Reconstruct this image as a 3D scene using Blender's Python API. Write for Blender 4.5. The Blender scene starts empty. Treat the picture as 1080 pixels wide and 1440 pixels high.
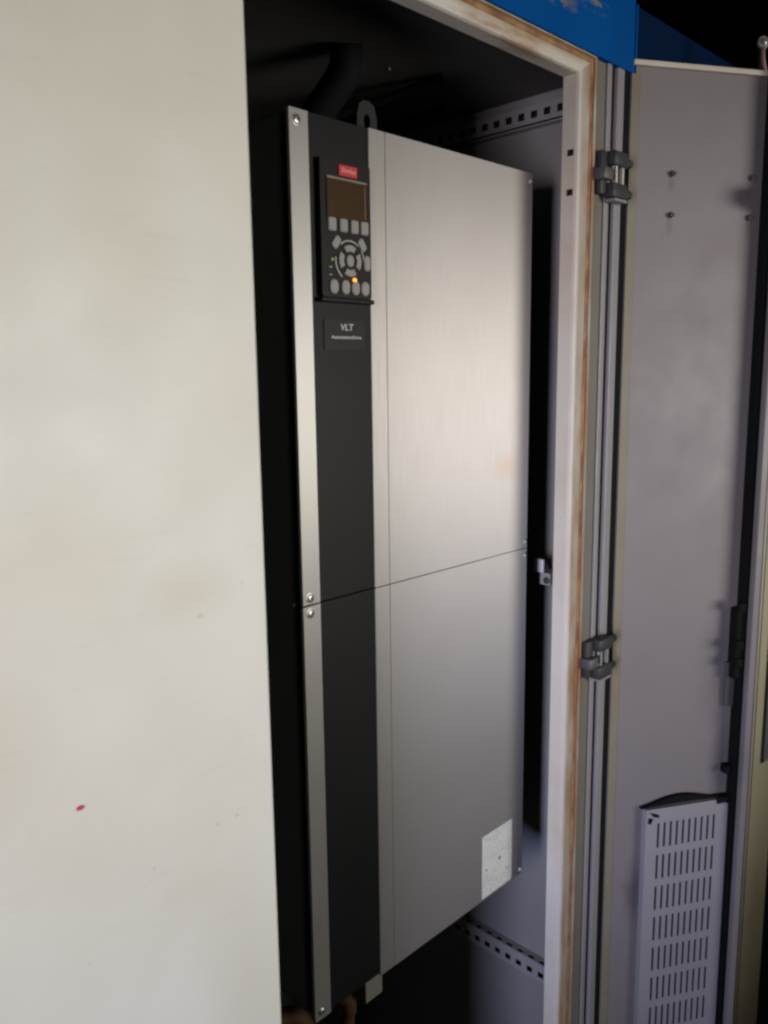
import bpy, bmesh, math, random
from mathutils import Vector, Matrix
random.seed(7)
S = bpy.context.scene
COL = S.collection

# ------------------------------------------------------------------ camera
YAW, PITCH, ROLL = 0.7896486, 0.1643922, -0.0129542
fw = Vector((math.sin(YAW)*math.cos(PITCH), math.cos(YAW)*math.cos(PITCH), -math.sin(PITCH)))
rt = Vector((math.cos(YAW), -math.sin(YAW), 0)); up = rt.cross(fw)
r2 = math.cos(ROLL)*rt + math.sin(ROLL)*up
u2 = -math.sin(ROLL)*rt + math.cos(ROLL)*up
cd = bpy.data.cameras.new('camera'); cam = bpy.data.objects.new('camera', cd); COL.objects.link(cam)
cam.matrix_world = Matrix(((r2.x, u2.x, -fw.x, -0.46249), (r2.y, u2.y, -fw.y, -0.56339),
                           (r2.z, u2.z, -fw.z, 0.88015), (0, 0, 0, 1)))
cd.sensor_fit = 'VERTICAL'; cd.sensor_height = 36; cd.sensor_width = 27
cd.lens = 36*1160/1440; cd.clip_start = .02; cd.clip_end = 100
cd.dof.use_dof = True; cd.dof.focus_distance = .86; cd.dof.aperture_fstop = 8
S.camera = cam

# ------------------------------------------------------------------ world, lamps, exposure
W = bpy.data.worlds.new('World'); S.world = W; W.use_nodes = True
W.node_tree.nodes['Background'].inputs[0].default_value = (.78, .72, .64, 1)
W.node_tree.nodes['Background'].inputs[1].default_value = .024

def area(name, loc, target, sx, sy, power, color, spread=180):
    l = bpy.data.lights.new(name, 'AREA'); l.shape = 'RECTANGLE'; l.size = sx; l.size_y = sy
    l.energy = power; l.color = color; l.spread = math.radians(spread)
    o = bpy.data.objects.new(name, l); COL.objects.link(o); o.location = loc
    o.rotation_euler = (Vector(target)-Vector(loc)).to_track_quat('-Z', 'Y').to_euler()
    return o
# daylight from a doorway to the right in front of the cabinets, and cooler light along the row from the left
area('doorway_light', (1.20, -2.85, .76), (.22, 0, .83), 1.5, .95, 5.0, (1.0, .975, .91), 41)
area('left_daylight', (-1.50, -.56, .82), (.45, .02, .66), .25, .50, 1.7, (1.0, .90, .93), 55)
area('left_daylight_low', (-1.50, -.56, .36), (.45, .02, .28), .25, .48, 1.6, (.50, .62, 1.0), 55)
S.view_settings.view_transform = 'Standard'; S.view_settings.look = 'None'
S.view_settings.exposure = 0; S.view_settings.gamma = 1
S.cycles.pixel_filter_type = 'BLACKMAN_HARRIS'; S.cycles.filter_width = 2.5

# ------------------------------------------------------------------ materials
def mat(name, base, rough=.5, metal=0, spec=.5, emit=None, estr=0):
    m = bpy.data.materials.new(name); m.use_nodes = True
    b = m.node_tree.nodes['Principled BSDF']
    b.inputs['Base Color'].default_value = (*base, 1); b.inputs['Roughness'].default_value = rough
    b.inputs['Metallic'].default_value = metal; b.inputs['Specular IOR Level'].default_value = spec
    if emit: b.inputs['Emission Color'].default_value = (*emit, 1); b.inputs['Emission Strength'].default_value = estr
    return m
class NT:
    """small helper to chain nodes on a material's Principled shader"""
    def __init__(s, m):
        s.t = m.node_tree; s.n = s.t.nodes; s.b = s.n['Principled BSDF']
        s.geo = s.n.new('ShaderNodeNewGeometry').outputs['Position']
    def link(s, a, b): s.t.links.new(a, b)
    def mapped(s, scale, loc=(0, 0, 0)):
        m = s.n.new('ShaderNodeMapping'); m.inputs['Scale'].default_value = scale; m.inputs['Location'].default_value = loc
        s.link(s.geo, m.inputs['Vector']); return m.outputs[0]
    def noise(s, scale, vec=None, detail=4, rough=.55):
        n = s.n.new('ShaderNodeTexNoise'); n.inputs['Scale'].default_value = scale
        n.inputs['Detail'].default_value = detail; n.inputs['Roughness'].default_value = rough
        s.link(vec if vec is not None else s.geo, n.inputs['Vector']); return n.outputs['Fac']
    def ramp(s, fac, stops):
        r = s.n.new('ShaderNodeValToRGB'); e = r.color_ramp.elements
        while len(e) < len(stops): e.new(.5)
        for k, (p, c) in enumerate(stops):
            e[k].position = p; e[k].color = (c, c, c, 1) if isinstance(c, (int, float)) else (*c, 1)
        s.link(fac, r.inputs[0]); return r.outputs[0]
    def mix(s, fac, a, b):
        m = s.n.new('ShaderNodeMix'); m.data_type = 'RGBA'
        for src, i in ((fac, 0), (a, 6), (b, 7)):
            if isinstance(src, (int, float)): m.inputs[i].default_value = src
            elif isinstance(src, tuple): m.inputs[i].default_value = (*src, 1)
            else: s.link(src, m.inputs[i])
        return m.outputs[2]
    def math(s, op, a, b=0., c=None):
        m = s.n.new('ShaderNodeMath'); m.operation = op
        for src, i in ((a, 0), (b, 1), (c, 2)):
            if src is None: continue
            if isinstance(src, (int, float)): m.inputs[i].default_value = src
            else: s.link(src, m.inputs[i])
        return m.outputs[0]
    def sep(s):
        x = s.n.new('ShaderNodeSeparateXYZ'); s.link(s.geo, x.inputs[0]); return x.outputs
    def blob(s, cen, rad, soft=.5, wob=.0, wscale=60):
        """soft ellipsoid mask round a world point"""
        m = s.mapped(tuple(1/r for r in rad), tuple(-c/r for c, r in zip(cen, rad)))
        l = s.n.new('ShaderNodeVectorMath'); l.operation = 'LENGTH'; s.link(m, l.inputs[0])
        d = l.outputs['Value']
        if wob: d = s.math('ADD', d, s.math('MULTIPLY', s.math('SUBTRACT', s.noise(wscale), .5), wob))
        r = s.n.new('ShaderNodeMapRange'); r.inputs[1].default_value = 1; r.inputs[2].default_value = 1-soft
        r.inputs[3].default_value = 0; r.inputs[4].default_value = 1
        s.link(d, r.inputs[0]); return r.outputs[0]
    def color(s, c): s.link(c, s.b.inputs['Base Color'])
    def rough(s, c): s.link(c, s.b.inputs['Roughness'])
    def bump(s, h, strength=.1, dist=.002):
        b = s.n.new('ShaderNodeBump'); b.inputs['Strength'].default_value = strength; b.inputs['Distance'].default_value = dist
        s.link(h, b.inputs['Height']); s.link(b.outputs[0], s.b.inputs['Normal'])

def painted(name, base, stain, amount=.5, rough=.42, grime=None, specks=.35):
    m = mat(name, base, rough); t = NT(m)
    c = t.mix(t.ramp(t.noise(5.5, detail=6), [(.45, 0.), (.75, amount)]), base, stain)
    c = t.mix(t.ramp(t.noise(160, detail=2), [(.70, 0.), (.78, specks)]), c, tuple(k*.55 for k in stain))
    if grime: c = grime(t, c)
    t.color(c); t.rough(t.ramp(t.noise(14), [(.3, rough-.06), (.7, rough+.08)]))
    t.bump(t.noise(420, detail=2), .06, .0006)
    return m
M = {}
def leaf_marks(t, c):
    for cen, rad, k in (((-.36, -.08, .665), (.10, .1, .075), .55), ((-.165, -.08, .735), (.045, .1, .03), .30), ((-.20, -.08, .965), (.05, .1, .07), .25), ((-.13, -.08, .42), (.05, .1, .12), .25), ((-.30, -.08, 1.16), (.16, .1, .05), .35)):
        c = t.mix(t.math('MULTIPLY', t.blob(cen, rad, .95, .7, 22), k), c, (.50, .43, .30))
    for x, z, r in ((-.158, .716, .0022), (-.122, .733, .0014), (-.34, .632, .003), (-.205, .545, .0016), (-.152, .556, .0016), (-.135, .556, .0018), (-.232, 1.13, .0016), (-.255, .50, .0012)):
        c = t.mix(t.math('MULTIPLY', t.blob((x, -.08, z), (r*1.5, .1, r), .8, .6, 300), .35), c, (.30, .25, .17))
    g = t.ramp(t.noise(70, t.mapped((.25, 1, 2.6)), 3), [(.62, 0.), (.72, .10)])
    return t.mix(g, c, (.45, .42, .35))
M['leaf'] = painted('leaf_paint', (.68, .67, .59), (.58, .53, .41), .45, .5, leaf_marks, .08)
def door_marks(t, c):
    # grey rubbed streak beside the grille, drips under the screws, a pale ghost of an old sticker
    c = t.mix(t.math('MULTIPLY', t.blob((.4915, -.083, .185), (.02, .02, .062), .7, .8, 50), .75), c, (.10, .08, .10))
    for cen, rad in (((.585, -.14, .50), (.030, .05, .10)), ((.60, -.15, .36), (.022, .05, .05))):  # smears round the lock, also painting in some shade towards the free edge
        c = t.mix(t.math('MULTIPLY', t.blob(cen, rad, .95, .8, 30), .45), c, (.07, .062, .068))
    for u in (.058, .166):
        for z in (1.098, 1.052):
            c = t.mix(t.math('MULTIPLY', t.blob((.4534+u*.857-.002, -.06-u*.515, z), (.006, .006, .015), .8, .5, 140), .65), c, (.13, .10, .09))
    return c
M['door'] = painted('door_paint', (.195, .172, .180), (.17, .145, .125), .5, .5, door_marks)
def frame_marks(t, c):
    n = t.noise(26, detail=5)
    return t.mix(t.ramp(n, [(.56, 0.), (.68, .8)]), c, (.30, .17, .075))
M['frame'] = painted('frame_paint', (.62, .58, .52), (.45, .34, .20), .7, .45)
def header_marks(t, c):
    c = t.mix(t.ramp(t.noise(30, t.mapped((.35, 1, 1.6)), 6), [(.52, 0.), (.66, .75)]), c, (.33, .19, .08))
    z = t.sep()[2]
    r = t.n.new('ShaderNodeMapRange'); r.inputs[1].default_value = 1.198; r.inputs[2].default_value = 1.206
    t.link(z, r.inputs[0])
    x = t.sep()[0]
    q = t.n.new('ShaderNodeMapRange'); q.inputs[1].default_value = .352; q.inputs[2].default_value = .362; t.link(x, q.inputs[0])
    e = t.math('MULTIPLY', t.math('MAXIMUM', r.outputs[0], q.outputs[0]), t.ramp(t.noise(38, detail=5), [(.3, .35), (.6, .95)]))
    return t.mix(e, c, (.34, .25, .13))
def upright_marks2(t, c):
    for cen, rad in (((.380, -.06, 1.09), (.020, .05, .06)), ((.378, -.06, .53), (.018, .05, .07)), ((.378, -.06, .20), (.010, .05, .12))):
        c = t.mix(t.math('MULTIPLY', t.blob(cen, rad, .9, .9, 60), .7), c, (.17, .07, .03))
    return c
def upright_marks(t, c):
    x = t.sep()[0]
    r = t.n.new('ShaderNodeMapRange'); r.inputs[1].default_value = .3465; r.inputs[2].default_value = .3535; t.link(x, r.inputs[0])
    c = t.mix(t.math('MULTIPLY', r.outputs[0], t.ramp(t.noise(18, t.mapped((1, 1, .35)), 5), [(.3, .35), (.6, .85)])), c, (.22, .165, .105))
    c = t.mix(t.math('MULTIPLY', r.outputs[0], t.ramp(t.noise(40, t.mapped((1, 1, .3)), 6), [(.5, 0.), (.7, .8)])), c, (.27, .13, .05))
    for cen, rad in (((.376, -.06, 1.085), (.022, .05, .05)), ((.376, -.06, .535), (.020, .05, .055)), ((.372, -.06, .36), (.014, .05, .10)), ((.372, -.06, .86), (.012, .05, .09))):
        c = t.mix(t.math('MULTIPLY', t.blob(cen, rad, .8, .9, 60), .8), c, (.26, .10, .035))
    return c
M['upright'] = painted('stained_upright_paint', (.58, .53, .49), (.43, .34, .23), .5, .5, upright_marks)
M['outer'] = painted('outer_strip_paint', (.15, .14, .12), (.13, .09, .055), .6, .5, upright_marks2)
M['frame_rusty'] = painted('rust_stained_paint', (.62, .58, .52), (.42, .33, .21), .6, .5, header_marks)
M['olive'] = painted('aged_olive_paint', (.20, .18, .125), (.16, .11, .06), .6, .55)
M['strip'] = painted('grey_strip_paint', (.24, .225, .235), (.18, .15, .14), .4, .5)
M['grille'] = painted('grille_paint', (.28, .265, .295), (.22, .20, .20), .4, .5)
M['post'] = painted('next_post_paint', (.80, .74, .72), (.66, .56, .46), .5, .45)
M['post_front'] = painted('next_post_front_paint', (.74, .68, .47), (.52, .40, .22), .6, .5)
m = mat('rust', (.30, .11, .03), .8); t = NT(m)
t.color(t.mix(t.ramp(t.noise(45, detail=6), [(.35, 0.), (.65, 1.)]), (.22, .085, .03), (.40, .215, .10))); M['rust'] = m
M['wall'] = painted('inner_grey_paint', (.245, .238, .245), (.19, .175, .165), .4, .5)
M['inner_dark'] = painted('shade_toned_grey_paint', (.13, .125, .12), (.07, .06, .05), .6, .7)  # inner grey darkened for the ceiling, its lack of light put into the colour
M['rail'] = painted('rail_zinc', (.29, .28, .285), (.20, .185, .17), .5, .45)
m = mat('blue_paint', (.0003, .078, .30), .65, 0, .04); t = NT(m)
sc = t.math('MULTIPLY', t.ramp(t.noise(36, t.mapped((1, 1, 2.2)), 6), [(.46, 0.), (.56, .8)]),
            t.math('MAXIMUM', t.blob((.305, -.06, 1.250), (.035, .1, .012), .6, .6), t.blob((.365, -.06, 1.262), (.035, .1, .010), .6, .6)))
c = t.mix(t.ramp(t.noise(9, detail=5), [(.4, 0.), (.8, .5)]), (.0005, .075, .29), (.0005, .045, .16))
t.color(t.mix(sc, c, (.26, .20, .08))); M['blue'] = m
M['blue_shaded'] = painted('shaded_blue_paint', (.0006, .012, .050), (.001, .008, .03), .5, .6)  # header blue darkened, the shade on the next cabinet is in the colour
M['blue_shaded'].node_tree.nodes['Principled BSDF'].inputs['Specular IOR Level'].default_value = .05
# brushed aluminium fronts of the drive
m = mat('brushed_metal', (.48, .46, .44), .6, .8); t = NT(m)
br = t.noise(60, t.mapped((34, 34, .35)), 3)
c = t.mix(t.ramp(t.noise(6, detail=5), [(.45, 0.), (.8, .35)]), (.495, .468, .437), (.41, .36, .30))
c = t.mix(t.math('MULTIPLY', t.math('SUBTRACT', br, .4), .35), c, (.35, .34, .33))
c = t.mix(t.math('MULTIPLY', t.blob((.308, 0, .775), (.028, .05, .022), .9, .7, 30), .30), c, (.50, .30, .18))
t.color(c); t.rough(t.ramp(br, [(.3, .61), (.7, .69)])); t.bump(br, .03, .0003); M['alu'] = m
tg = t.n.new('ShaderNodeTangent'); tg.direction_type = 'RADIAL'; tg.axis = 'Z'
t.link(tg.outputs[0], t.b.inputs['Tangent']); t.b.inputs['Anisotropic'].default_value = .85; t.b.inputs['Anisotropic Rotation'].default_value = 0.
m = mat('lit_brushed_metal', (.56, .54, .51), .6, .8); t = NT(m)  # same metal as the fronts, lightened to paint in a stronger reflection
t.color(t.mix(t.ramp(t.noise(7, detail=5), [(.45, 0.), (.8, .35)]), (.56, .54, .51), (.45, .40, .34)))
tg = t.n.new('ShaderNodeTangent'); tg.direction_type = 'RADIAL'; tg.axis = 'Z'
t.link(tg.outputs[0], t.b.inputs['Tangent']); t.b.inputs['Anisotropic'].default_value = .85; M['alu_lit'] = m
def plastic(name, base, rough, spec=.5):
    m = mat(name, base, rough, 0, spec); t = NT(m)
    t.rough(t.ramp(t.noise(12, detail=3), [(.3, rough-.02), (.7, rough+.03)])); t.bump(t.noise(900, detail=1), .08, .0003)
    return m
M['black'] = plastic('black_plastic', (.0050, .0047, .0049), .46, .20)
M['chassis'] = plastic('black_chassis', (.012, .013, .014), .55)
M['side_black'] = plastic('black_side_cover', (.13, .135, .135), .5)
M['keypad'] = plastic('keypad_plastic', (.013, .0125, .013), .45, .16)
M['rubber'] = plastic('black_rubber', (.006, .006, .0066), .8, .12)
M['dark'] = mat('dark_gap', (.012, .011, .012), .9, 0, .2)
M['key'] = plastic('grey_key', (.27, .25, .235), .45)
M['badge'] = plastic('badge_plate', (.014, .0135, .0135), .5, .22)
M['white_print'] = mat('pale_print', (.55, .53, .52), .5)
M['red'] = mat('red_plate', (.58, .022, .03), .4)
M['red_print'] = mat('pale_red_print', (.75, .35, .28), .45)
M['ring'] = mat('silver_ring', (.30, .29, .28), .35, .6)
m = mat('amber_screen', (.085, .042, .012), .22); t = NT(m)
t.color(t.mix(t.ramp(t.noise(90, t.mapped((1, 1, 3))), [(.4, 0.), (.7, .6)]), (.050, .026, .009), (.034, .019, .007)))
t.b.inputs['Emission Color'].default_value = (.5, .17, .02, 1); t.b.inputs['Emission Strength'].default_value = .012; M['screen'] = m
M['screen_edge'] = mat('screen_edge', (.20, .17, .12), .4)
M['screen_glow'] = mat('backlight', (.13, .045, .015), .4, emit=(.7, .16, .03), estr=.012)
M['orange'] = mat('orange_lamp', (.9, .3, .02), .3, emit=(1, .32, .04), estr=2.2)
M['green'] = mat('green_lamp', (.35, .5, .05), .4, emit=(.45, .75, .05), estr=.16)
M['steel'] = mat('screw_steel', (.45, .43, .41), .32, .9)
M['lit_steel'] = mat('lit_screw_steel', (.72, .70, .68), .5, .3)  # screw steel with the caught light painted in as a paler colour
M['dull_steel'] = mat('dull_steel', (.10, .097, .093), .5, .5)
M['hinge'] = plastic('hinge_black', (.035, .036, .037), .5, .25)
M['hinge_grey'] = mat('hinge_grey', (.085, .085, .085), .5, .2)
m = mat('label_paper', (.62, .62, .60), .55); t = NT(m)
rows = t.ramp(t.math('FRACT', t.math('MULTIPLY', t.sep()[2], 235.)), [(.48, 0.), (.56, 1.)])
words = t.ramp(t.noise(60, t.mapped((3.2, 1, 3.9)), 1, .5), [(.44, 0.), (.50, .6)])
ln = t.math('MULTIPLY', rows, t.math('MULTIPLY', words, t.ramp(t.noise(34, t.mapped((.6, 1, 1.3)), 1), [(.40, .15), (.55, 1.)])))
c = t.mix(ln, (.62, .62, .60), (.34, .34, .34))
for (x, z, r) in ((.3005, .2885, .0032), (.2745, .2835, .002), (.316, .268, .0018)):
    c = t.mix(t.math('MULTIPLY', t.blob((x, 0, z), (r, .05, r), .4, .4, 300), .8), c, (.06, .06, .06))
t.color(c); M['label'] = m
M['ear'] = mat('dark_ear', (.022, .021, .020), .6, 0, .2)
M['foot'] = painted('foot_metal', (.17, .16, .13), (.10, .09, .07), .5, .5)
M['white_plastic'] = mat('white_plastic', (.62, .61, .62), .4)
M['copper'] = mat('brown_lug', (.36, .22, .11), .5, .4)
M['pink_wire'] = plastic('reddish_wire', (.30, .16, .16), .45)
M['tan_cable'] = plastic('brown_cable', (.060, .032, .014), .65, .15)
M['wall_far'] = painted('dark_wall', (.012, .011, .011), (.007, .007, .007), .5, .9)
M['wall_far'].node_tree.nodes['Principled BSDF'].inputs['Specular IOR Level'].default_value = .05
M['concrete'] = painted('concrete', (.10, .095, .09), (.06, .055, .05), .6, .85)
M['speck'] = mat('red_speck', (.45, .03, .06), .5)

# ------------------------------------------------------------------ helpers
def thing(name, label, cat, loc, group=None):
    o = bpy.data.objects.new(name, None); COL.objects.link(o); o.location = loc
    o.empty_display_size = .05; o['label'] = label; o['category'] = cat
    if group: o['group'] = group
    return o
def attach(o, parent):
    if parent is None: return
    o.parent = parent
    if parent.type == 'EMPTY': o.matrix_parent_inverse = Matrix.Translation(-parent.location)
    else:
        loc = Vector(parent.location); o.matrix_parent_inverse = (Matrix.Translation(loc) @ parent.rotation_euler.to_matrix().to_4x4()).inverted()
def obj(name, bm, m, parent=None, smooth=False, loc=None, rot=None, label=None):
    me = bpy.data.meshes.new(name); bmesh.ops.recalc_face_normals(bm, faces=bm.faces); bm.to_mesh(me); bm.free()
    me.materials.append(M[m] if isinstance(m, str) else m)
    if smooth:
        for p in me.polygons: p.use_smooth = True
        me.set_sharp_from_angle(angle=math.radians(40))
    o = bpy.data.objects.new(name, me); COL.objects.link(o)
    if loc is not None: o.location = loc
    if rot is not None: o.rotation_euler = rot
    attach(o, parent)
    if label: o['label'] = label
    return o
def dup(o, loc, rot=None, parent=None):
    c = o.copy(); COL.objects.link(c); c.location = loc
    if rot is not None: c.rotation_euler = rot
    if parent is not None: attach(c, parent)
    return c
ID = lambda x, y, z: Vector((x, y, z))
def add_box(bm, x0, x1, y0, y1, z0, z1, f=ID, bev=0, seg=2):
    v = [bm.verts.new(f(x, y, z)) for x in (x0, x1) for y in (y0, y1) for z in (z0, z1)]
    fs = [bm.faces.new([v[i] for i in q]) for q in ((0, 1, 3, 2), (4, 6, 7, 5), (0, 4, 5, 1), (2, 3, 7, 6), (0, 2, 6, 4), (1, 5, 7, 3))]
    bmesh.ops.recalc_face_normals(bm, faces=fs)
    if bev:
        es = {e for q in fs for e in q.edges}
        bmesh.ops.bevel(bm, geom=list(es), offset=bev, segments=seg, profile=.5, affect='EDGES')
    return bm
def box(*a, **k): return add_box(bmesh.new(), *a, **k)
def add_prism(bm, pts, ext, f=ID, axis='y'):
    """closed outline pts (a,b) extruded over ext along axis; f maps (x,y,z)"""
    P = {'y': lambda a, b, e: (a, e, b), 'z': lambda a, b, e: (a, b, e), 'x': lambda a, b, e: (e, a, b)}[axis]
    lo = [bm.verts.new(f(*P(a, b, ext[0]))) for a, b in pts]; hi = [bm.verts.new(f(*P(a, b, ext[1]))) for a, b in pts]
    n = len(pts)
    for i in range(n): bm.faces.new((lo[i], lo[(i+1) % n], hi[(i+1) % n], hi[i]))
    bm.faces.new(lo); bm.faces.new(hi[::-1]); return bm
def prism(*a, **k): return add_prism(bmesh.new(), *a, **k)
def holed(us, vs, is_hole, t0, t1, f):
    """plate over the cuts us x vs with real through holes; f maps (u, thickness, v)"""
    bm = bmesh.new(); V = {}
    def v(i, k, j):
        if (i, k, j) not in V: V[i, k, j] = bm.verts.new(f(us[i], (t0, t1)[k], vs[j]))
        return V[i, k, j]
    nu, nv = len(us)-1, len(vs)-1
    sol = lambda i, j: 0 <= i < nu and 0 <= j < nv and not is_hole(i, j)
    for i in range(nu):
        for j in range(nv):
            if not sol(i, j): continue
            for k in (0, 1): bm.faces.new((v(i, k, j), v(i+1, k, j), v(i+1, k, j+1), v(i, k, j+1)))
            if not sol(i-1, j): bm.faces.new((v(i, 0, j), v(i, 1, j), v(i, 1, j+1), v(i, 0, j+1)))
            if not sol(i+1, j): bm.faces.new((v(i+1, 0, j), v(i+1, 1, j), v(i+1, 1, j+1), v(i+1, 0, j+1)))
            if not sol(i, j-1): bm.faces.new((v(i, 0, j), v(i, 1, j), v(i+1, 1, j), v(i+1, 0, j)))
            if not sol(i, j+1): bm.faces.new((v(i, 0, j+1), v(i, 1, j+1), v(i+1, 1, j+1), v(i+1, 0, j+1)))
    return bm
def add_tube(bm, pts, r, n=10, cap=True):
    pts = [Vector(p) for p in pts]; rings = []
    for i, p in enumerate(pts):
        t = (pts[min(i+1, len(pts)-1)]-pts[max(i-1, 0)]).normalized()
        a = t.orthogonal().normalized() if not rings else (rings[-1][1]-t*rings[-1][1].dot(t)).normalized()
        b = t.cross(a); rr = r[i] if isinstance(r, (list, tuple)) else r
        rings.append(([bm.verts.new(p+rr*(math.cos(2*math.pi*k/n)*a+math.sin(2*math.pi*k/n)*b)) for k in range(n)], a))
    for (A, _), (B, _) in zip(rings, rings[1:]):
        for k in range(n): bm.faces.new((A[k], A[(k+1) % n], B[(k+1) % n], B[k]))
    if cap: bm.faces.new(rings[0][0][::-1]); bm.faces.new(rings[-1][0])
    return bm
def tube(*a, **k): return add_tube(bmesh.new(), *a, **k)
def curve(P, n=8):
    """Catmull-Rom through control points"""
    P = [Vector(p) for p in P]; Q = [2*P[0]-P[1]]+P+[2*P[-1]-P[-2]]; out = []
    for i in range(1, len(Q)-2):
        for k in range(n):
            t = k/n; a, b, c, d = Q[i-1:i+3]
            out.append(.5*((2*b)+(c-a)*t+(2*a-5*b+4*c-d)*t*t+(3*b-a-3*c+d)*t**3))
    return out+[P[-1]]
def lathe(prof, n=20):
    """profile (radius, height) turned round local -Y, height grows towards the viewer"""
    bm = bmesh.new(); rings = []
    for r, h in prof:
        rings.append([bm.verts.new((max(r, 1e-5)*math.cos(2*math.pi*k/n), -h, max(r, 1e-5)*math.sin(2*math.pi*k/n))) for k in range(n)])
    for A, B in zip(rings, rings[1:]):
        for k in range(n): bm.faces.new((A[k], A[(k+1) % n], B[(k+1) % n], B[k]))
    bm.faces.new(rings[-1]); return bm
def screw_bm(r, h):
    """pan head with a hex socket"""
    return lathe([(r*1.35, 0), (r*1.35, h*.25), (r, h*.3), (r*.95, h*.8), (r*.75, h), (r*.45, h), (r*.40, h*.45), (0, h*.45)], 16)
def rounded(w, h, r, n=5):
    pts = []
    for cx, cz, a0 in ((w/2-r, h/2-r, 0), (-w/2+r, h/2-r, 90), (-w/2+r, -h/2+r, 180), (w/2-r, -h/2+r, 270)):
        for k in range(n+1):
            a = math.radians(a0+90*k/n); pts.append((cx+r*math.cos(a), cz+r*math.sin(a)))
    return pts
def domed(pts, h, inset=.82, f=1.0):
    """low key-cap: outline, side wall, inset crown, towards -Y"""
    bm = bmesh.new(); n = len(pts)
    cx = sum(p[0] for p in pts)/n; cz = sum(p[1] for p in pts)/n
    L = [[bm.verts.new((cx+(a-cx)*s, y, cz+(b-cz)*s)) for a, b in pts] for s, y in ((1, 0), (1, -h*.6), (inset, -h))]
    for A, B in zip(L, L[1:]):
        for i in range(n): bm.faces.new((A[i], A[(i+1) % n], B[(i+1) % n], B[i]))
    bm.faces.new(L[-1]); bm.faces.new(L[0][::-1]); return bm
def text(name, body, size, width, m, parent, loc, shear=0, bold=0.):
    cu = bpy.data.curves.new(name, 'FONT'); cu.body = body; cu.size = size; cu.align_x = 'CENTER'; cu.align_y = 'CENTER'
    cu.extrude = .0001; cu.shear = shear; cu.offset = bold; cu.resolution_u = 3
    tmp = bpy.data.objects.new('tmp_text', cu); COL.objects.link(tmp)
    bpy.context.view_layer.update()
    me = bpy.data.meshes.new_from_object(tmp.evaluated_get(bpy.context.evaluated_depsgraph_get()))
    bpy.data.objects.remove(tmp); bpy.data.curves.remove(cu)
    xs = [v.co.x for v in me.vertices]; k = width/(max(xs)-min(xs))
    for v in me.vertices: v.co = Vector((v.co.x*k, -v.co.z, v.co.y))
    me.name = name; me.materials.clear(); me.materials.append(M[m])
    o = bpy.data.objects.new(name, me); COL.objects.link(o); o.location = loc; attach(o, parent); return o
def struct(name, bm, m):
    o = obj(name, bm, m); o['kind'] = 'structure'; return o
ZB = -.62            # foot of the cabinets

# ------------------------------------------------------------------ setting
struct('ground', box(-4, 16, -4, 4, -.82, -.72), 'concrete')
struct('rear_wall', box(-4, 40, 2.2, 2.3, -.72, 12), 'wall_far')

# ------------------------------------------------------------------ the cabinet
cab = thing('electrical_cabinet', 'cream steel cabinet with rust stained opening frame and blue header, the drive inside', 'cabinet', (-.1, .2, ZB))
XF, ZF = .3455, 1.191
prof = [(0, 0, -.04), (0, 0, -.056), (.0012, .0010, -.0587), (.0045, .0035, -.060), (.0205, .0135, -.060), (.0215, .0145, -.053),
        (.0300, .0210, -.053), (.0310, .0218, -.0592), (.0355, .030, -.0592), (.0355, .030, -.04)]
def swept(prof, xl=-.62):
    bm = bmesh.new(); n = len(prof)
    A = [bm.verts.new((xl, y, ZF+wh)) for wv, wh, y in prof]
    B = [bm.verts.new((XF+wv, y, ZF+wh)) for wv, wh, y in prof]
    C = [bm.verts.new((XF+wv, y, ZB)) for wv, wh, y in prof]
    return bm, A, B, C, n
bm, A, B, C, n = swept(prof)
for i in range(n): bm.faces.new((A[i], A[(i+1) % n], B[(i+1) % n], B[i]))
bm.faces.new(A); bm.faces.new(B[::-1])
for v in C: bm.verts.remove(v)
obj('frame_header', bm, 'frame_rusty', cab)
bm, A, B, C, n = swept(prof)
for v in A: bm.verts.remove(v)
# the two upright slots are cut into the inner return, so that face is built with holes
for i in range(1, n): bm.faces.new((B[i], B[(i+1) % n], C[(i+1) % n], C[i]))
bm.faces.new(B); bm.faces.new(C[::-1])
slots = [(1.1128, .0034), (1.0722, .0034)]
zs = [ZB]
for z, h in reversed(slots): zs += [z-h, z+h]
zs.append(ZF)
ret = holed([-.056, -.0545, -.0465, -.04], zs, lambda i, j: i == 1 and j in (1, 3), XF, XF+.0016, lambda u, t, v: Vector((t, u, v)))
up_o = obj('frame_upright', bm, 'upright', cab)
obj('slotted_return', ret, 'frame', cab)
for z, h in slots: obj('slot', box(XF+.0017, XF+.003, -.0555, -.0455, z-h-.001, z+h+.001), 'dark', cab)
rp = [(.0217, .0147, -.0528), (.0220, .0150, -.0584), (.0255, .0180, -.0594), (.0292, .0204, -.0584), (.0298, .0208, -.0528)]
bm, A, B, C, n = swept(rp)
for P, Q in ((A, B), (B, C)):
    for i in range(n): bm.faces.new((P[i], P[(i+1) % n], Q[(i+1) % n], Q[i]))
obj('seal_strip', bm, 'rust', cab, label='rusty seal strip in the channel round the opening')
obj('outer_strip', box(.3815, .4020, -.058, -.041, ZB, 1.2135, bev=.001), 'outer', cab)
obj('edge_strip', box(.4050, .4150, -.0585, -.03, ZB, 1.2195, bev=.0015), 'strip', cab)
obj('gap_lining', box(.4022, .4533, -.0295, -.02, ZB, 1.2135), 'dark', cab)
obj('side_wall', box(.4380, .4400, -.0195, .44, ZB, 1.215), 'wall', cab)
obj('back_wall', box(-.60, .4378, .42, .44, ZB, 1.215), 'wall', cab)
obj('left_wall', box(-.62, -.6002, -.039, .44, ZB, 1.215), 'wall', cab)
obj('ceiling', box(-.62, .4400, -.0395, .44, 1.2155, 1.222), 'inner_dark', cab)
obj('floor', box(-.60, .4378, -.0395, .4195, ZB, ZB+.02), 'wall', cab)
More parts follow.
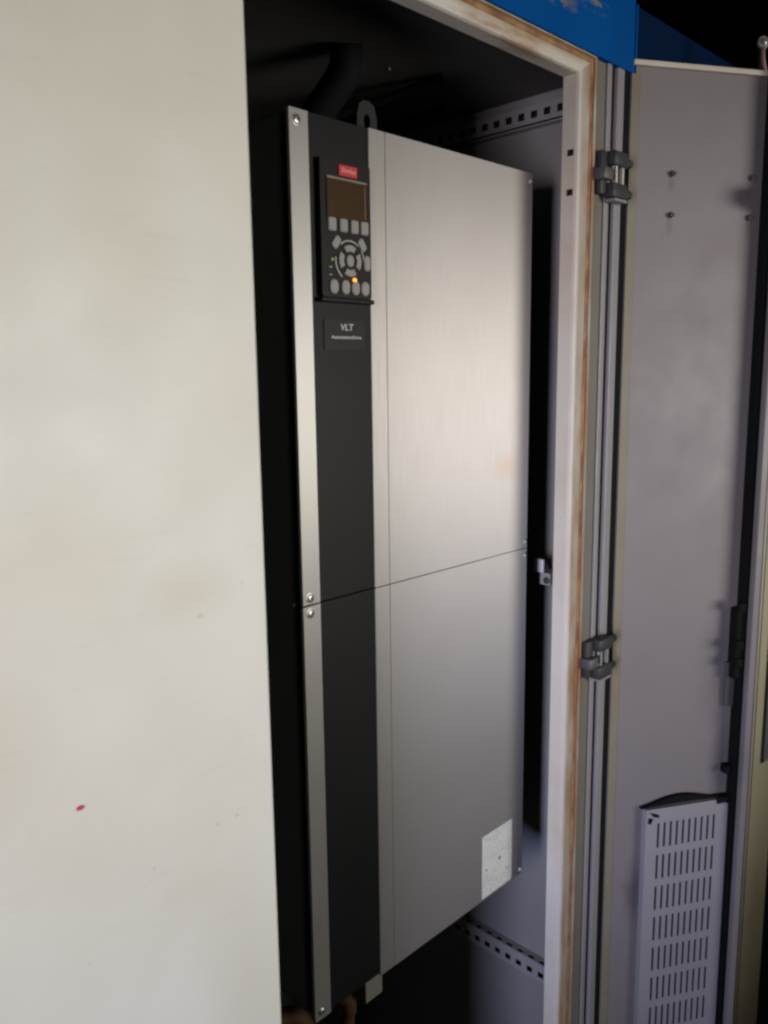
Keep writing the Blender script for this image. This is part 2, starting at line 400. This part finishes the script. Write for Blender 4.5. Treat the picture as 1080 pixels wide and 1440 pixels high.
# blue header band
bm = box(-.62, .4545, -.0625, -.02, 1.2142, 1.294, bev=.0012)
obj('header_band', bm, 'blue', cab)
obj('header_top', box(-.62, .4545, -.0195, .44, 1.2225, 1.294), 'blue', cab)
# perforated rails on the right wall
ys = [-.019]
for k in range(21): ys += [.0175+.0188*k-.0047, .0175+.0188*k+.0047]
ys.append(.419)
odd = lambda i: i % 2 == 1
rail = obj('perforated_rail', holed(ys, [1.1812, 1.1868, 1.1952, 1.2012], lambda i, j: odd(i) and j == 1, .4292, .4304, lambda u, t, v: Vector((t, u, v))), 'rail', cab)
obj('rail_flange', box(.4306, .4378, -.019, .419, 1.1998, 1.2012), 'rail', rail)
obj('rail_flange', box(.4260, .4378, -.019, .419, 1.1762, 1.1778), 'rail', rail)
obj('rail_back', box(.4368, .4377, -.019, .419, 1.1815, 1.1990), 'dark', rail)
rail = obj('perforated_rail', holed(ys, [.0330, .0394, .0476, .0592], lambda i, j: odd(i) and j == 1, .4240, .4252, lambda u, t, v: Vector((t, u, v))), 'rail', cab)
obj('rail_flange', holed([.4240, .4256, .4322, .4378], ys, lambda i, j: i == 1 and odd(j), .0594, .0606, lambda u, t, v: Vector((u, v, t))), 'rail', rail)
obj('rail_back', box(.4368, .4377, -.019, .419, .034, .0585), 'dark', rail)
obj('rail_back', box(.4256, .4366, -.019, .419, .0345, .0358), 'dark', rail)
# white tag and bracket with a screw on the side wall
obj('wall_clip', box(.3990, .4030, .0095, .0235, .6310, .6480, bev=.001), 'white_plastic', cab, label='small white plastic clip on the side wall')
br_ = obj('clip_bracket', box(.4015, .4378, .0010, .0160, .6150, .6308, bev=.001), 'rail', cab)
s0 = obj('screw', screw_bm(.0034, .003), 'dull_steel', br_, True, (.4013, .0055, .6215), (0, 0, -math.pi/2))

# ------------------------------------------------------------------ closed door on the left
leaf = thing('cabinet_door', 'plain cream cabinet door, closed, covering the left side of the opening', 'door', (-.45, -.05, ZB))
bm = box(-.80, -.1000, -.0795, -.0605, ZB, 1.52, bev=.0025, seg=3)
obj('door_panel', bm, 'leaf', leaf)
o = obj('paint_speck', lathe([(.0022, 0), (.0018, .0004), (0, .0005)], 9), 'speck', leaf, False, (-.2535, -.0796, .610)); o.scale = (1.3, 1, .8); o['label'] = 'tiny red paint speck'

# ------------------------------------------------------------------ open door on the right
TH = math.radians(31); dv = Vector((math.cos(TH), -math.sin(TH), 0)); nv = Vector((-math.sin(TH), -math.cos(TH), 0))
H0 = Vector((.4534, -.06, 0))
D = lambda u, h, z: H0+dv*u+nv*h+Vector((0, 0, z))       # u along the door, h towards its inner side
DR = (0, 0, -TH)
door = thing('cabinet_door', 'open cabinet door, its grey inner side with slotted ventilation grille and black hinges', 'door', tuple(D(.1, -.01, ZB)))
bm = box(0, .196, -.02, 0, ZB, 1.2285, f=D)
obj('door_panel', bm, 'door', door)
obj('aged_border', box(.0003, .0110, .0002, .0012, ZB, 1.2215, f=D), 'olive', door, label='olive brown border of old glue beside the hinge edge')
obj('top_flange', box(.0003, .186, .0002, .006, 1.2225, 1.2283, f=D, bev=.001), 'frame', door)
obj('edge_flange', box(.1865, .1955, .0002, .024, ZB, 1.2283, f=D, bev=.001), 'door', door)
obj('edge_seal', box(.1795, .1862, .0002, .016, ZB, 1.2215, f=D, bev=.0015), 'rubber', door)
obj('hinge_flange', box(.4248, .4395, -.0600, -.036, ZB, 1.2215, bev=.0015), 'strip', door)
obj('rubber_seal', box(.4405, .4524, -.0590, -.034, ZB, 1.2235, bev=.001), 'rubber', door)
# hinges
def hinge(z):
    h = obj('hinge', box(.3985, .4290, -.075, -.0605, z+.005, z+.021, bev=.003), 'hinge', door, True)
    obj('lower_block', box(.3965, .4280, -.075, -.0605, z-.029, z-.013, bev=.0025), 'hinge', h, True)
    obj('hinge_leaf', box(.3790, .3975, -.074, -.0585, z-.012, z+.001, bev=.002), 'hinge_grey', h, True)
    obj('hinge_leaf', box(.3845, .3980, -.066, -.0585, z-.026, z+.020, bev=.002), 'hinge', h, True)
    obj('pin', tube([(.4075, -.068, z-.014), (.4075, -.068, z+.006)], .0046, 14), 'steel', h, True)
    obj('pin', tube([(.4225, -.068, z-.014), (.4225, -.068, z+.006)], .0040, 14), 'steel', h, True)
    obj('washer', box(.4010, .4275, -.0745, -.0615, z-.0325, z-.0294, bev=.0008), 'strip', h)
    for dz in (.013, -.021):
        obj('bolt', tube([(.4292, -.067, z+dz), (.4440, -.067, z+dz)], .0052, 6), 'hinge', h)
hinge(1.1005); hinge(.5395)
# screws through the door skin
s0 = obj('screw', screw_bm(.0030, .0045), 'dull_steel', door, True, D(.058, .0003, 1.1084), DR)
for u, z in ((.166, 1.1083), (.0578, 1.0621), (.1652, 1.0623)): dup(s0, D(u, .0003, z), DR, door)
# ventilation grille: ten slots per row
U0, U1, ZT, ZL = .0525, .1775, .3090, -.29
us = [U0+.0006]
for k in range(10): us += [.0702+.0094*k, .0702+.0094*k+.0036]
us.append(U1-.0006)
zs = []
z = .2880
while z-.0352 > ZL+.01: zs = [z-.0352, z]+zs; z -= .0459
zs = [ZL]+zs+[ZT]
gr = obj('ventilation_grille', holed(us, zs, lambda i, j: odd(i) and odd(j), .0085, .0100, D), 'grille', door)
obj('grille_rim', box(U0, U0+.0012, .0003, .0098, ZL, ZT, f=D), 'grille', gr)
obj('grille_rim', box(U1-.0012, U1, .0003, .0098, ZL, ZT, f=D), 'grille', gr)
obj('grille_rim', box(U0+.0013, U1-.0013, .0003, .0098, ZT-.0012, ZT, f=D), 'grille', gr)
obj('filter_mat', box(U0+.002, U1-.002, .0003, .0040, ZL, ZT-.002, f=D), 'dark', gr)
# loose black sealing strip bowing up over the grille, and torn scraps of it
bm = bmesh.new(); topl, botl = [], []
for k in range(25):
    q = k/24; u = .0475+.130*q
    hh = .0018+.0085*(math.sin(math.pi*min(1, q*1.15))**1.5 if q < .87 else .10)
    z0 = .3095+.0022*math.sin(math.pi*q)
    topl.append((u, z0+hh)); botl.append((u, z0))
add_prism(bm, topl+botl[::-1], (.0006, .007), f=D)
obj('loose_seal', bm, 'rubber', door, label='black rubber strip bowing loose above the grille')
for pts in (((.058, .3055), (.071, .3005), (.072, .2965), (.064, .2985)), ((.057, .298), (.063, .2955), (.059, .2885), (.0555, .291))):
    obj('seal_scrap', prism(pts, (.0102, .0112), f=D), 'rubber', door)
obj('seal_scrap', prism(((.158, .3115), (.184, .313), (.184, .296), (.172, .304), (.160, .303)), (.0102, .0114), f=D), 'rubber', door)
# lock rod pieces along the free edge
lk = obj('lock', box(.1700, .1795, .0003, .016, .480, .575, f=D, bev=.002), 'rubber', door)
for z, uu in ((.5785, .168), (.528, .167), (.5035, .168)): obj('lock_bolt', box(uu, .179, .0162, .0215, z-.006, z+.006, f=D, bev=.002), 'rubber', lk)
obj('lock_plate', box(.1660, .1795, .0003, .006, .4385, .500, f=D, bev=.001), 'hinge_grey', lk)
obj('lock_bolt', box(.168, .179, .0003, .012, .345, .3565, f=D, bev=.002), 'rubber', lk)
bm = lathe([(.010, 0), (.0125, .004), (.0125, .016), (.010, .020), (0, .021)], 18)
obj('lock_knob', bm, 'rubber', door, True, D(.1835, .017, 1.083), DR)
obj('earth_tab', box(.1795, .1835, -.018, -.015, 1.2288, 1.266, f=D), 'dark', door)

# earth lead bolted above the open door
ec = thing('earth_cable', 'reddish earth wire with round grey ring lug above the open door', 'cable', tuple(D(.1815, -.012, 1.266)))
L0 = D(.1815, -.0148, 1.266)
obj('ring_lug', lathe([(.0072, 0), (.0078, .0012), (.0070, .0028), (.0036, .0030), (.0034, .0050), (.0022, .0058), (0, .0058)], 20), 'ring', ec, True, L0, (0, 0, -TH))
w = curve([L0+Vector((-.0032, -.003, -.006)), L0+Vector((-.0050, -.004, -.016)), L0+Vector((-.002, -.005, -.028)), L0+Vector((.009, -.006, -.042)),
           L0+Vector((.028, -.004, -.052)), L0+Vector((.058, .012, -.045)), L0+Vector((.085, .030, -.010))])
obj('wire', tube(w, .0021, 10), 'pink_wire', ec, True)

# ------------------------------------------------------------------ neighbouring cabinet
nb = thing('electrical_cabinet', 'next cabinet along, its cream frame post and shade-painted blue header showing beyond open door', 'cabinet', (.85, .2, ZB))
XN = .956
obj('frame_upright', prism([(XN-.0005, -.038), (XN, -.056), (XN+.0015, -.0587), (XN+.0045, -.060), (XN+.040, -.060), (XN+.040, -.038)], (ZB, 1.2135), axis='z'), 'post', nb)
obj('aged_border', box(XN+.006, XN+.0395, -.0618, -.0603, ZB, 1.2135), 'post_front', nb, label='olive stained front of the frame post')
obj('door_edge', box(XN+.052, XN+.12, -.064, -.04, .178, 1.2, bev=.002), 'strip', nb)
obj('lower_plate', box(XN+.0402, XN+.12, -.060, -.041, ZB, .177, bev=.002), 'post_front', nb)
obj('header_band', box(.4585, 1.40, -.0615, -.02, 1.2142, 1.2865, bev=.001), 'blue_shaded', nb)
obj('end_trim', box(.4549, .4582, -.0640, -.018, 1.2142, 1.2865, bev=.0008), 'blue', nb)
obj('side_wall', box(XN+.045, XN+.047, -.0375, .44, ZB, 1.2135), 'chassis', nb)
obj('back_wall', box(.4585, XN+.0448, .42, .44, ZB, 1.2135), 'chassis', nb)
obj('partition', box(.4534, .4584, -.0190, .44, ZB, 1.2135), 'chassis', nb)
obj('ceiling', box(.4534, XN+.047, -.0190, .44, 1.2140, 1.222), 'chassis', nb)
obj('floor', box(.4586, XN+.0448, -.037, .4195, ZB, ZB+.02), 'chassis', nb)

# ------------------------------------------------------------------ the drive
dr = thing('frequency_drive', 'tall frequency drive with silver front panels, black centre column and lit keypad', 'drive', (.175, .17, .22))
ZD0, ZS, ZD1 = .2475, .6730, 1.1005
obj('chassis', box(.0035, .3465, .0045, .33, ZD0+.002, ZD1-.001, bev=.0015), 'chassis', dr)
obj('side_cover', box(-.0012, .0033, .0130, .33, ZD0+.004, ZD1-.004, bev=.001), 'side_black', dr)
GAP = .0005
for z0, z1 in ((ZS+GAP, ZD1), (ZD0-.002, ZS-GAP)):
    obj('trim_strip', box(0, .0208, 0, .0042, z0, z1, bev=.0006), 'alu_lit', dr)
    obj('column_cover', box(.0210, .0914, .0012, .0042, max(z0, ZD0+.0005), z1, bev=.0005), 'black', dr)
    pp = [(.0920, .0040), (.0920, .0006), (.0924, .0001), (.1122, .0001), (.1126, .0008), (.1131, .0008), (.1135, 0), (.3490, 0), (.3500, .0010), (.3500, .020), (.3490, .020), (.3490, .0040)]
    obj('front_panel', prism(pp, (z0, z1), axis='z'), 'alu', dr)
s0 = obj('screw', screw_bm(.0036, .0022), 'steel', dr, True, (.0076, -.0001, 1.0909))
for z in (.6801, .6655, .2556): dup(s0, (.0080, -.0001, z), None, dr)
s1 = obj('screw', screw_bm(.0021, .0018), 'lit_steel', dr, True, (.3450, -.0001, 1.0915))
for z in (.6812, .6643, .2520): dup(s1, (.3450, -.0001, z), None, dr)
# keypad
kp = obj('control_panel', prism(rounded(.0600, .1165, .003), (0, -.0058), axis='y'), 'keypad', dr)
me = kp.data
for v in me.vertices: v.co += Vector((.0585, .0012, 1.0072))
obj('panel_ledge', box(.0262, .0905, -.0066, .0011, .9445, .9486, bev=.001), 'keypad', kp)
KY = -.0046
obj('screen_frame', box(.0345, .0832, KY-.0008, KY-.0001, 1.0155, 1.0508, bev=.0003), 'keypad', kp)
obj('screen', box(.0355, .0822, KY-.0012, KY-.0009, 1.0165, 1.0485), 'screen', kp)
obj('screen_edge', box(.0350, .0828, KY-.0014, KY-.0009, 1.0487, 1.0505), 'screen_edge', kp)
obj('screen_glow', box(.0800, .0815, KY-.0014, KY-.00121, 1.0185, 1.0465), 'screen_glow', kp)
lg = obj('logo_plate', box(.0497, .0716, KY-.0012, KY-.0001, 1.0525, 1.0617, bev=.0004), 'red', kp)
text('logo_lettering', 'Danfoss', .0055, .0178, 'red_print', kp, (.0607, KY-.00135, 1.0571), .35, .0001)
b0 = obj('button', domed(rounded(.0096, .0118, .0022), .0016), 'key', kp, False, (.0409, KY, 1.0110))
for x in (.0545, .0677, .0800): dup(b0, (x, KY, 1.0111), None, kp)
c0 = obj('button', domed(rounded(.0103, .0128, .0050), .0018), 'key', kp, False, (.0415, KY, .9580))
for x in (.0554, .0675, .0796): dup(c0, (x, KY, .9581), None, kp)
CX, CZ = .0613, .9813
def sector(r0, r1, a0, a1, n=8, sz=1.0):
    A = [math.radians(a0+(a1-a0)*k/n) for k in range(n+1)]
    return [(r1*math.cos(a), sz*r1*math.sin(a)) for a in A]+[(r0*math.cos(a), sz*r0*math.sin(a)) for a in reversed(A)]
for a in (90, 180, 270, 0):
    obj('button', domed(sector(.0078, .0138, a-34, a+34), .0016, .88), 'key', kp, False, (CX, KY, CZ))
obj('button', domed(rounded(.0094, .0108, .0045), .0018), 'key', kp, False, (CX, KY, CZ))
obj('button', domed(rounded(.0078, .0118, .0028), .0016), 'key', kp, False, (.0452, KY, .9960), (0, math.radians(38), 0))
obj('button', domed(rounded(.0078, .0118, .0028), .0016), 'key', kp, False, (.0766, KY, .9962), (0, math.radians(-34), 0))
obj('button', domed(rounded(.0078, .0140, .0038), .0016), 'key', kp, False, (.0826, KY, .9808))
for a0, a1 in ((52, 128), (172, 236), (2, 36)):
    obj('dial_ring', prism(sector(.0166, .0179, a0, a1, 14), (KY, KY-.0008), f=lambda x, y, z: Vector((x+CX, y, z+CZ))), 'ring', kp)
l0 = obj('indicator_lamp', lathe([(.0012, 0), (.0012, .0008), (.0006, .0012), (0, .0013)], 12), 'green', kp, True, (.0405, KY, .9811), label='small green lamp')
obj('indicator_lamp', lathe([(.0019, 0), (.0019, .0014), (.0012, .0022), (0, .0024)], 14), 'orange', kp, True, (.0667, KY, .9650), label='glowing orange lamp')
for z in (.9745, .9680): obj('indicator_lamp', prism(rounded(.0030, .0009, .0004, 2), (KY, KY-.0004), f=lambda x, y, z_, Z=z: Vector((x+.0385, y, z_+Z))), 'ring', kp)
# name badge
bd = obj('badge', prism(rounded(.0500, .0270, .0015), (.0012, .0003), f=lambda x, y, z: Vector((x+.0585, y, z+.9165))), 'badge', dr)
text('badge_lettering', 'VLT', .0082, .0158, 'white_print', bd, (.0607, .00012, .9232), .12, .00012)
text('badge_lettering', 'AutomationDrive', .0040, .0370, 'white_print', bd, (.0605, .00012, .9145), 0, .00010)
# instruction label low on the right panel
obj('instruction_label', box(.2665, .3262, -.0004, -.0001, .2480, .3302), 'label', dr, label='white printed instruction label')
# mounting ears and foot
ear = [(-.013, 0), (.013, 0), (.013, .022), (.010, .032), (.004, .036), (-.004, .036), (-.010, .032), (-.013, .022)]
def ear_bm():
    bm = bmesh.new(); hole = [(.005*math.cos(-a*math.pi/4+math.pi*.75+math.pi/2), .016+.008*math.sin(-a*math.pi/4+math.pi*.75+math.pi/2)) for a in range(8)]
    for s in (0, .003):
        pass
    hole = [(.005*math.cos(t_), .016+.008*math.sin(t_)) for t_ in [math.atan2(b-.016, a) for a, b in ear]]
    L = [[bm.verts.new((a, y, b)) for a, b in P] for P in (ear, hole) for y in (0, .003)]
    n = 8
    for P, Q in ((L[0], L[2]), (L[1], L[3]), (L[0], L[1]), (L[2], L[3])):
        for i in range(n): bm.faces.new((P[i], P[(i+1) % n], Q[(i+1) % n], Q[i]))
    return bm
e0 = obj('mounting_ear', ear_bm(), 'ear', dr, False, (.120, .030, 1.0998))
obj('foot', box(.0750, .1000, .006, .030, .2180, ZD0+.0015, bev=.001), 'foot', dr)
obj('foot', box(.2900, .3150, .120, .140, .2180, ZD0+.0015, bev=.001), 'foot', dr)

# ------------------------------------------------------------------ cables in the dark above and below the drive
def cable(name, P, r, m, label, lug=None, group=None):
    t = thing(name, label, 'cable', tuple(P[0]), group)
    obj('sheath', tube(curve(P), r, 12), m, t, True)
    if lug:
        obj('ring_lug', lathe([(.0036, 0), (.0062, .0004), (.0066, .0016), (.0056, .0028), (.0040, .0020), (.0036, 0)], 18), 'ring', t, True, lug, (0, 0, .2))
        obj('lug_bolt', lathe([(.0022, 0), (.0022, .004), (0, .0045)], 8), 'steel', t, True, Vector(lug)+Vector((-.004, .002, -.022)), (0, 0, .2))
    return t
cable('power_cable', [(.16, .10, 1.215), (.165, .11, 1.19), (.15, .14, 1.15), (.13, .18, 1.10)], .017, 'rubber',
      'thick black cable with small metal ring lug coming down above the drive', (.2150, .090, 1.2420-.020))
cable('power_cable', [(.05, .16, 1.215), (.06, .17, 1.18), (.07, .18, 1.14), (.07, .19, 1.10)], .018, 'rubber',
      'thick black cable hanging in the dark left above the drive')
cable('control_cable', [(.135, .30, 1.165), (.22, .22, 1.178), (.27, .15, 1.196), (.30, .09, 1.2125)], .0048, 'rubber', 'thin black cable slanting up under the cabinet ceiling')
cable('control_cable', [(.15, .36, 1.135), (.24, .29, 1.160), (.30, .22, 1.176), (.36, .14, 1.203)], .0042, 'rubber', 'thin black cable sagging above the upper perforated rail')
cable('motor_cable', [(-.040, .045, .2300), (-.012, .040, .2360), (.006, .030, .2270), (.016, .030, .180), (.02, .04, .05), (.02, .05, ZB+.02)], .0095, 'tan_cable', 'brown cable end below the left corner of the drive')
cable('motor_cable', [(.058, .06, .2300), (.064, .036, .2180), (.070, .028, .205), (.075, .04, .10), (.08, .05, ZB+.02)], .0085, 'tan_cable', 'brown cable entering the drive beside its foot')
